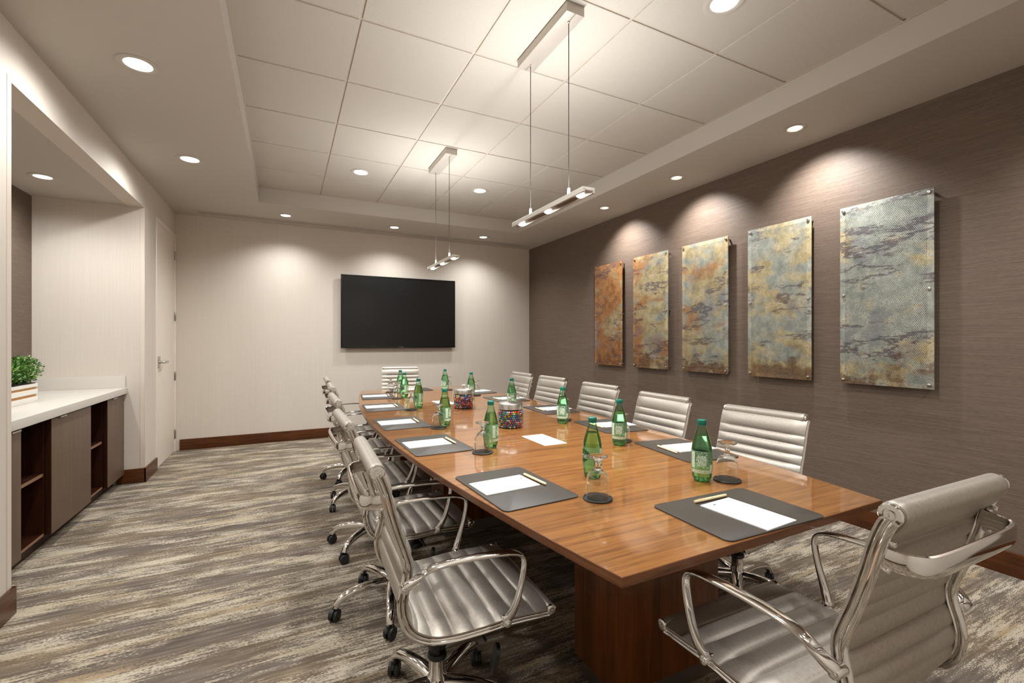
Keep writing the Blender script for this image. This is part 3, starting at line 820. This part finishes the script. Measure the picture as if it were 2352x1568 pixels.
    for k in range(5):
        bm = bmesh.new()
        def lsec(i, n):
            u = i / (n - 1); return oval(.027 - .0095 * u, .023 - .009 * u, 16, 2.3)
        sweep(bm, lp, lsec, (0, 1, 0))
        lg = finish(bm, 'base_leg', M['chrome'], t, (0, 0, 0), (0, 0, 2 * PI * k / 5))
        bm = bmesh.new()
        for sd in (-1, 1):
            lathe(bm, [(0, -.0085), (.018, -.0085), (.0245, -.007), (.026, -.003), (.026, .003), (.0235, .007), (.014, .0085), (0, .008)], 24, cap=False, mtx=axis_mtx(Vector((.0, sd * .0125, .0262)), (0, sd, 0)))
        cyl(bm, Vector((.012, 0, .05)), (0, 0, 1), .009, .03, 14, .001)
        hd = [Vector((.026 * math.cos(a) * 1.1, 0, .0262 + .03 * math.sin(a))) for a in [R(20 + 15 * q) for q in range(11)]]
        sweep(bm, hd, lambda i, n: [(.004, .002), (-.004, .002), (-.004, -.002), (.004, -.002)], (0, 1, 0))
        c = finish(bm, 'caster', M['black_soft'], lg, (.262, 0, 0), (0, 0, R(35 + 97 * k)))
        c['label'] = 'black twin-wheel caster'
    return t

UP = {'backrest', 'top_roll', 'front_roll', 'seat', 'side_rail', 'end_cap', 'armrest', 'back_brace', 'stretcher', 'tilt_mechanism', 'tension_knob', 'lever'}
ch_side = {1: 'first from the near end', 2: 'second from the near end', 3: 'third from the near end', 4: 'fourth from the near end', 5: 'last, nearest the television wall'}
chairs = [(1.183, .641, 88.8, 0.0, 30, 'silver ribbed office chair at the near end of the table, its back to the viewer'),
          (.455, 1.475, -1.8, -.05, 38, 0), (.457, 2.193, 1.0, -.047, 40, 0), (.485, 2.892, .1, -.04, 7, 0), (.534, 3.698, -1.5, -.044, 66, 0), (.555, 4.378, -1.6, -.044, 20, 0),
          (1.988, 1.498, 184, -.062, 2, 1), (1.949, 2.167, 179.3, -.053, 30, 1), (1.981, 2.861, 180.6, -.046, 12, 1), (2.008, 3.609, 181.8, -.045, 50, 1), (1.993, 4.198, 180.7, -.045, 25, 1),
          (1.223, 5.436, -103, -.033, 10, 'silver ribbed office chair at the far end of the table, below the television')]
proto = make_chair('x')
cnt = {0: 0, 1: 0}
for i, (x, y, a, dz, brot, lb) in enumerate(chairs):
    if isinstance(lb, int):
        cnt[lb] += 1
        lb = 'silver ribbed chair on the %s side of the table, %s' % (('cabinet', 'brown wall')[lb], ch_side[cnt[lb]])
    c = dup(proto, lb, (x, y, 0), R(a))
    k = 0
    for o in kids(c):
        nm = o.name.split('.')[0]
        if nm in UP: o.location.z += dz
        if nm == 'base_leg':
            o.rotation_euler.z = R(brot - a) + 2 * PI * k / 5; k += 1
for ch in kids(proto):
    for g in kids(ch): bpy.data.objects.remove(g)
    bpy.data.objects.remove(ch)
bpy.data.objects.remove(proto)

# ------------------------------------------------------------------ things on the table
def seat_phrase(side, k):
    if side == 'near': return 'at the near end of the table'
    if side == 'far': return 'at the far end of the table'
    return 'on the %s side, %s' % ({'L': 'cabinet', 'R': 'brown wall'}[side], ['', 'first from near end', 'second from near end', 'third from near end', 'fourth from near end', 'nearest the television'][k])
SET = [('near', 0, 1.233, .932, -1.5), ('far', 0, 1.19, 4.775, 180),
       ('L', 1, .728, 1.449, -90 + 3), ('L', 2, .661, 2.217, -90 + 2), ('L', 3, .653, 2.882, -90), ('L', 4, .684, 3.627, -90 - 3), ('L', 5, .767, 4.345, -90 - 6),
       ('R', 1, 1.708, 1.578, 90 - 7), ('R', 2, 1.778, 2.22, 90 - 6), ('R', 3, 1.80, 2.945, 90 - 3), ('R', 4, 1.765, 3.655, 90), ('R', 5, 1.735, 4.315, 90 + 7)]
# local frame of a setting: x along the blotter's long side, y away from the sitter
bl0 = pad0 = pen0 = None
def first_blotter():
    bm = bmesh.new(); prism(bm, rrect(.41, .288, .022), 0, .004, .0012)
    return tag(finish(bm, 'desk_blotter', M['blotter']), 'x', 'desk pad', 'dark blotters around the table')
def first_pad():
    p = thing('notepad', 'x', 'notepad', (0, 0, 0), 0, 'notepads on the blotters')
    boxo('sheets', -.07, .07, -.1075, .1075, 0, .0035, M['paper'], p, bev=.0003)
    bm = bmesh.new()
    prism(bm, [(.006 * math.cos(q * PI / 8), .0045 * math.sin(q * PI / 8)) for q in range(16)], .0036, .0037)
    for v in bm.verts: v.co += Vector((-.028, .088, 0))
    o = finish(bm, 'logo', M['ink'], p, smooth=0); o['label'] = 'small brown printed mark'
    bm = bmesh.new()
    for q in range(5): box(bm, -.018 + .008 * q, -.013 + .008 * q, .086, .0885, .0035, .0037)
    for q in range(9): box(bm, -.03 + .007 * q, -.0255 + .007 * q, -.096, -.0945, .0035, .0037)
    o = finish(bm, 'fine_print', M['ink_light'], p, smooth=0); o['label'] = 'faint printed line of text'
    return p
def first_pen():
    p = thing('ballpoint_pen', 'x', 'pen', (0, 0, 0), 0, 'cream pens beside the notepads')
    bm = bmesh.new()
    lathe(bm, [(0, -.074), (.0036, -.074), (.0044, -.0725), (.005, -.05), (.005, -.004), (.0052, -.002), (.0052, .064), (.0046, .071), (0, .073)], 20, cap=False, mtx=axis_mtx(Vector((0, 0, .0052)), (1, 0, 0)))
    finish(bm, 'barrel', M['pen'], p)
    bm = bmesh.new(); lathe(bm, [(.005, -.0015), (.0056, -.001), (.0056, .001), (.005, .0015)], 20, cap=False, mtx=axis_mtx(Vector((-.003, 0, .0052)), (1, 0, 0)))
    box(bm, .028, .068, -.0012, .0012, .0102, .0114); box(bm, .062, .068, -.0012, .0012, .008, .0114)
    o = finish(bm, 'clip', M['gold'], p); o['label'] = 'pale gold clip and ring'
    return p
for i, (sd, k, x, y, a) in enumerate(SET):
    ar = R(a); ex = Vector((math.cos(ar), math.sin(ar), 0)); ey = Vector((-math.sin(ar), math.cos(ar), 0))
    c = Vector((x, y, TZ))
    ph = seat_phrase(sd, k)
    lb = 'dark grey leather blotter ' + ph
    if bl0 is None: bl0 = first_blotter(); b = bl0
    else: b = bl0.copy(); COL.objects.link(b)
    b.location = c; b.rotation_euler = (0, 0, ar); b['label'] = lb
    r = random.Random(i)
    if sd == 'near': po, qo = (.006, -.03), (.002, .098)
    elif sd == 'L': po, qo = (-.02, -.024), (-.014, .10)
    elif sd == 'R': po, qo = (.012, -.045), (.0, .092)
    else: po, qo = (.0, -.03), (.02, .09)
    pc = c + ex * po[0] + ey * po[1] + Vector((0, 0, .0041)); qc = c + ex * qo[0] + ey * qo[1] + Vector((0, 0, .0041))
    lp = 'white notepad on the blotter ' + ph; lq = 'cream pen lying on the blotter ' + ph
    if pad0 is None:
        pad0 = first_pad(); pen0 = first_pen(); p_, q_ = pad0, pen0
        p_['label'] = lp; q_['label'] = lq
    else:
        p_ = dup(pad0, lp, (0, 0, 0)); q_ = dup(pen0, lq, (0, 0, 0))
    p_.location = pc; p_.rotation_euler = (0, 0, ar + R(r.uniform(-1, 1)) + (R(4) if sd == 'near' else 0))
    q_.location = qc; q_.rotation_euler = (0, 0, ar + R(r.uniform(-2, 2)) + PI)

# bottles
BPROF = [(0, .004), (.016, .003), (.022, .0), (.028, .001), (.0325, .008), (.0345, .02), (.0352, .034), (.0372, .05), (.0377, .075), (.0375, .1), (.0366, .116), (.0345, .132), (.0305, .15),
         (.0255, .168), (.0205, .184), (.0165, .197), (.0142, .206), (.0138, .2115)]
def brad(z):
    for (r0, z0), (r1, z1) in zip(BPROF[3:], BPROF[4:]):
        if z0 <= z <= z1: return r0 + (r1 - r0) * (z - z0) / max(1e-9, z1 - z0)
    return .0375
def wrap(bm, off):
    for v in bm.verts:
        th = v.co.x; z = v.co.y; r = brad(z) + off + v.co.z
        v.co = Vector((r * math.cos(th), r * math.sin(th), z))
def patch(bm, t0, t1, z0, z1, nu=12, nv=6):
    g = [[bm.verts.new((R(t0 + (t1 - t0) * i / nu), z0 + (z1 - z0) * j / nv, 0)) for j in range(nv + 1)] for i in range(nu + 1)]
    for i in range(nu):
        for j in range(nv): bm.faces.new((g[i][j], g[i + 1][j], g[i + 1][j + 1], g[i][j + 1]))
def make_bottle():
    t = thing('water_bottle', 'x', 'bottle', (0, 0, 0), 0, 'green water bottles on the table')
    bm = bmesh.new(); lathe(bm, BPROF, 40, cap=False)
    # petal foot
    for v in bm.verts:
        if v.co.z < .021 and v.co.xy.length > .012:
            a = math.atan2(v.co.y, v.co.x); v.co.z += .004 * (1 - v.co.z / .021) * (1 - math.cos(5 * a)) * .5 + .0002
    finish(bm, 'body', M['pet'], t, smooth=70)
    bm = bmesh.new(); wp = [(0, .009)] + [(max(.001, r - .0014), max(z, .009)) for r, z in BPROF[2:15] if z < .172] + [(.0235, .17), (0, .17)]
    lathe(bm, wp, 32, cap=False); o = finish(bm, 'water', M['water'], t, smooth=70)
    bm = bmesh.new()
    lathe(bm, [(0, .2115), (.0158, .2115), (.0164, .2125), (.0164, .2225), (.0155, .2265), (.013, .228), (0, .228)], 48, cap=False)
    for v in bm.verts:
        if .2118 < v.co.z < .224 and v.co.xy.length > .014:
            a = math.atan2(v.co.y, v.co.x); k = 1 + .012 * math.cos(24 * a); v.co.x *= k; v.co.y *= k
    lathe(bm, [(.0145, .2075), (.0168, .208), (.0168, .2105), (.0145, .211)], 32, cap=False)
    o = finish(bm, 'cap', M['cap'], t); o['label'] = 'dark green screw cap'
    bm = bmesh.new(); patch(bm, -180, 180, .034, .116, 48, 10); wrap(bm, .0002); bmesh.ops.remove_doubles(bm, verts=bm.verts, dist=1e-6); o = finish(bm, 'label_film', M['film'], t, smooth=70, recalc=False); o['label'] = 'clear pale green wrap label'
    # front emblem: dark lens with white word
    bm = bmesh.new(); N = 36; up = []; dn = []; 
    mid = [bm.verts.new((R(-66 + 132 * i / N), .082, 0)) for i in range(N + 1)]
    for i in range(N + 1):
        u = -1 + 2 * i / N; h = .026 * math.cos(u * PI / 2) ** .75 if abs(u) < 1 else 0
        up.append(bm.verts.new((R(66 * u), .082 + h + .006 * u, 0))); dn.append(bm.verts.new((R(66 * u), .082 - h + .006 * u, 0)))
    for i in range(N):
        bm.faces.new((mid[i], mid[i + 1], up[i + 1], up[i])); bm.faces.new((dn[i], dn[i + 1], mid[i + 1], mid[i]))
    bmesh.ops.remove_doubles(bm, verts=bm.verts, dist=1e-6)
    wrap(bm, .0006); lb = finish(bm, 'front_label', M['label_green'], t, smooth=70, recalc=False); lb['label'] = 'dark green lens-shaped emblem with a white word'
    fc = bpy.data.curves.new('word', 'FONT'); fc.body = 'Perrier'; fc.align_x = 'CENTER'; fc.align_y = 'CENTER'; fc.size = .035; fc.resolution_u = 2
    fo = bpy.data.objects.new('word', fc); COL.objects.link(fo)
    me = bpy.data.meshes.new_from_object(fo.evaluated_get(bpy.context.evaluated_depsgraph_get()))
    bpy.data.objects.remove(fo)
    bm = bmesh.new(); bm.from_mesh(me)
    xs = [v.co.x for v in bm.verts]; w = max(xs) - min(xs)
    for v in bm.verts: v.co = Vector((v.co.x / w * R(112), .083 + v.co.y * 1.0 + .004 * v.co.x / w, 0))
    bmesh.ops.subdivide_edges(bm, edges=[e for e in bm.edges if e.calc_length() > .15], cuts=2)
    wrap(bm, .0012); finish(bm, 'word', M['label_white'], lb, smooth=0, recalc=False)
    bm = bmesh.new(); patch(bm, 118, 142, .052, .112, 6, 6); wrap(bm, .0007); o = finish(bm, 'fact_panel', M['print_facts'], t, smooth=70, recalc=False); o['label'] = 'pale printed fact panel'
    bm = bmesh.new(); patch(bm, 158, 206, .060, .100, 12, 6); wrap(bm, .0007); o = finish(bm, 'text_block', M['print_block'], t, smooth=70, recalc=False); o['label'] = 'block of pale small print'
    bm = bmesh.new(); patch(bm, 146, 218, .054, .112, 14, 6); wrap(bm, .0004); o = finish(bm, 'motif', M['print_leaf'], t, smooth=70, recalc=False); o['label'] = 'pale printed leaf motif'
    bm = bmesh.new(); patch(bm, 112, 224, .034, .047, 18, 2); wrap(bm, .0007); o = finish(bm, 'lower_band', M['print_facts'], t, smooth=70, recalc=False); o['label'] = 'pale band of small print'
    bm = bmesh.new(); patch(bm, 226, 246, .034, .066, 5, 3); wrap(bm, .0007); o = finish(bm, 'barcode', M['label_white'], t, smooth=70, recalc=False); o['label'] = 'white patch on the label'
    return t
BOT = [('near', 0, 1.372, 1.18, 180), ('L', 1, 1.043, 1.403, 72), ('R', 1, 1.482, 1.773, 183), ('R', 2, 1.558, 2.406, 185), ('R', 3, 1.577, 3.163, 180), ('R', 4, 1.541, 3.937, 170), ('R', 5, 1.464, 4.475, 190),
       ('L', 2, .888, 2.008, 105), ('L', 3, .857, 2.644, 110), ('L', 4, .92, 3.466, 110), ('L', 5, .974, 4.159, 120), ('far', 0, 1.023, 4.544, 150)]
bot0 = None
for sd, k, x, y, face in BOT:
    q = math.hypot(x, y); x, y = x * (1 + .03 / q), y * (1 + .03 / q)
    if sd == 'L' and k == 3: x, y = x + .008, y + .005
    a = math.atan2(-y, -x) - R(face)
    lb = ('green water bottle with green cap ' + seat_phrase(sd, k))
    if sd == 'L' and k == 1: lb = 'green water bottle showing a white word, behind the nearest upturned goblet'
    if sd == 'near': lb = 'green water bottle beside the front blotter, nearest the brown wall chairs'
    if bot0 is None: bot0 = make_bottle(); b = bot0; b.location = (x, y, TZ); b.rotation_euler = (0, 0, a); b['label'] = lb
    else: b = dup(bot0, lb, (x, y, TZ), a)

# coasters and upturned goblets
def make_coaster():
    bm = bmesh.new(); lathe(bm, [(0, 0), (.047, 0), (.049, .0015), (.049, .0045), (.0475, .006), (.0445, .006), (.043, .0035), (0, .0035)], 48, cap=False)
    return tag(finish(bm, 'coaster', M['rubber']), 'x', 'coaster', 'black round coasters on the table')
def make_goblet():
    outer = [(.0365, .0), (.0375, .02), (.0385, .04), (.0378, .056), (.0345, .071), (.028, .083), (.018, .092), (.0105, .098), (.0085, .104), (.0082, .114), (.0095, .122), (.014, .127), (.024, .1315), (.032, .1345), (.0335, .137), (.032, .139), (.015, .1385), (0, .138)]
    inner = [(.0352, .0), (.0362, .02), (.0372, .04), (.0365, .056), (.0332, .0700), (.0266, .0815), (.016, .0900), (.006, .094), (0, .095)]
    bm = bmesh.new(); lathe(bm, inner[::-1] + [(.0358, -.0)] + outer, 40, cap=False)
    t = thing('wine_goblet', 'x', 'glass', (0, 0, 0), 0, 'goblets turned upside down on coasters')
    finish(bm, 'bowl_and_stem', M['goblet'], t, smooth=60, recalc=True)
    return t
CO = [('near', 0, 1.479, 1.156), ('L', 1, .923, 1.213), ('L', 2, .822, 1.952), ('L', 3, .818, 2.62), ('L', 4, .846, 3.396), ('L', 5, .901, 4.112), ('far', 0, .95, 4.655),
      ('R', 1, 1.569, 1.855), ('R', 2, 1.64, 2.512), ('R', 3, 1.66, 3.268), ('R', 4, 1.625, 4.025), ('R', 5, 1.54, 4.605)]
co0 = go0 = None
for sd, k, x, y in CO:
    ph = seat_phrase(sd, k)
    l1 = 'round black coaster under a goblet ' + ph; l2 = 'clear goblet upside down on a coaster ' + ph
    if sd == 'near': l1 = 'round black coaster under a goblet beside the front blotter'; l2 = 'clear goblet upside down on a coaster beside the front blotter'
    if co0 is None: co0 = make_coaster(); c = co0; go0 = make_goblet(); g_ = go0; g_['label'] = l2
    else:
        c = co0.copy(); COL.objects.link(c); g_ = dup(go0, l2, (0, 0, 0))
    c['label'] = l1; c.location = (x, y, TZ); g_.location = (x, y, TZ + .0042)

# cards in the middle
card0 = None
for x, y, a, lb in ((1.218, 2.064, 0, 'white card with a small printed mark, lying nearer the front of the table'), (1.195, 3.68, 2, 'white card lying behind the farther jar of candy')):
    c = thing('table_card', lb, 'card', (x, y, TZ), R(a), 'white cards along the middle of the table')
    boxo('sheet', -.065, .065, -.124, .124, 0, .0015, M['paper'], c)
    bm = bmesh.new(); box(bm, -.002, .004, -.016, .012, .0015, .0017); box(bm, .004, .007, -.008, .012, .0015, .0017)
    o = finish(bm, 'logo', M['ink'], c, smooth=0); o['label'] = 'small dark printed mark'

# candy jars
def make_jar(label, x, y):
    t = thing('candy_jar', label, 'jar', (x, y, TZ), 0, 'glass jars of candy')
    bm = bmesh.new()
    lathe(bm, [(0, 0), (.070, 0), (.077, .004), (.079, .012), (.079, .09), (.0785, .1), (.075, .108), (.071, .112), (.071, .118)], 48, cap=False)
    finish(bm, 'glass_body', M['jar'], t, smooth=60)
    bm = bmesh.new()
    lathe(bm, [(.0725, .112), (.0745, .112), (.0745, .143), (.073, .1455), (.05, .151), (.02, .155), (.006, .156), (.0045, .158), (.0045, .172), (.008, .1745), (.022, .176), (.0225, .178), (.018, .180), (0, .1805)], 48, cap=False)
    finish(bm, 'lid', M['steel'], t)
    return t
j1 = make_jar('squat glass jar of colourful candy with steel lid, nearer one', 1.223, 2.465)
j2 = make_jar('squat glass jar of colourful candy with steel lid, farther one', 1.24, 3.33)
def candy_mesh(mat):
    bm = bmesh.new(); bmesh.ops.create_icosphere(bm, subdivisions=2, radius=.0068)
    for v in bm.verts: v.co.z *= .8; v.co *= 1 + .10 * noise.noise(v.co * 420)
    me = bpy.data.meshes.new('candy'); bm.to_mesh(me); bm.free(); me.materials.append(mat)
    for p in me.polygons: p.use_smooth = True
    return me
CME = [candy_mesh(m) for m in CM]
for jx, jy, which, seed in ((1.223, 2.465, 'nearer', 1), (1.24, 3.33, 'farther', 2)):
    r = random.Random(seed); fc = math.atan2(-jy, -jx)
    spots = []
    rows = 8
    for j in range(rows):
        zz = .0095 + j * .0126
        for i in range(19):
            th = fc + R(-95 + 190 * (i + (.5 if j % 2 else 0)) / 18.5)
            rad = .0685 + r.uniform(-.0012, .0012)
            spots.append((jx + rad * math.cos(th), jy + rad * math.sin(th), TZ + zz + r.uniform(-.0008, .0008)))
    r.shuffle(spots)
    for (x, y, z) in spots[:150]:
        ci = r.randrange(len(CANDY))
        o = bpy.data.objects.new('candy', CME[ci]); COL.objects.link(o); o.location = (x, y, z)
        o.rotation_euler = (r.uniform(0, 6), r.uniform(0, 6), r.uniform(0, 6)); o.scale = (.9, .9, .9)
        tag(o, 'small shiny %s candy against the glass of the %s jar' % (CANDY[ci][1], which), 'candy', '%s candies in the %s jar' % (CANDY[ci][1], which))
    bm = bmesh.new(); k = 0
    ico = bmesh.new(); bmesh.ops.create_icosphere(ico, subdivisions=1, radius=.0078)
    tv_ = [v.co.copy() for v in ico.verts]; tf = [[v.index for v in f.verts] for f in ico.faces]; ico.free()
    for q in range(620):
        th = r.uniform(0, 2 * PI); rad = .056 * math.sqrt(r.random()); zz = .0085 + .092 * r.random()
        if q > 380: th = fc + PI + R(r.uniform(-82, 82)); rad = r.uniform(.055, .066)
        c = Vector((rad * math.cos(th), rad * math.sin(th), zz)); m = r.randrange(len(CM))
        vv = [bm.verts.new(c + v) for v in tv_]
        for f in tf:
            ff = bm.faces.new([vv[i] for i in f]); ff.material_index = m
    o = finish(bm, 'candy_fill', CM, None, (jx, jy, TZ), smooth=80, recalc=False)
    o['kind'] = 'stuff'; tag(o, 'mass of mixed shiny candy filling the middle of the %s jar' % which, 'candy')

# ------------------------------------------------------------------ world and view
w = bpy.data.worlds.new('world'); scene.world = w; w.use_nodes = True
w.node_tree.nodes['Background'].inputs[0].default_value = (1, .95, .9, 1)
w.node_tree.nodes['Background'].inputs[1].default_value = 0.05
vs = scene.view_settings
scene.display_settings.display_device = 'sRGB'
vs.view_transform = 'Standard'; vs.look = 'None'; vs.gamma = 1.0; vs.use_curve_mapping = False
vs.exposure = 0.76
cy = scene.cycles
cy.max_bounces = 12; cy.transparent_max_bounces = 24; cy.transmission_bounces = 12; cy.glossy_bounces = 6; cy.diffuse_bounces = 6
cy.sample_clamp_indirect = 6.0; cy.caustics_refractive = False; cy.caustics_reflective = False
cy.use_denoising = True
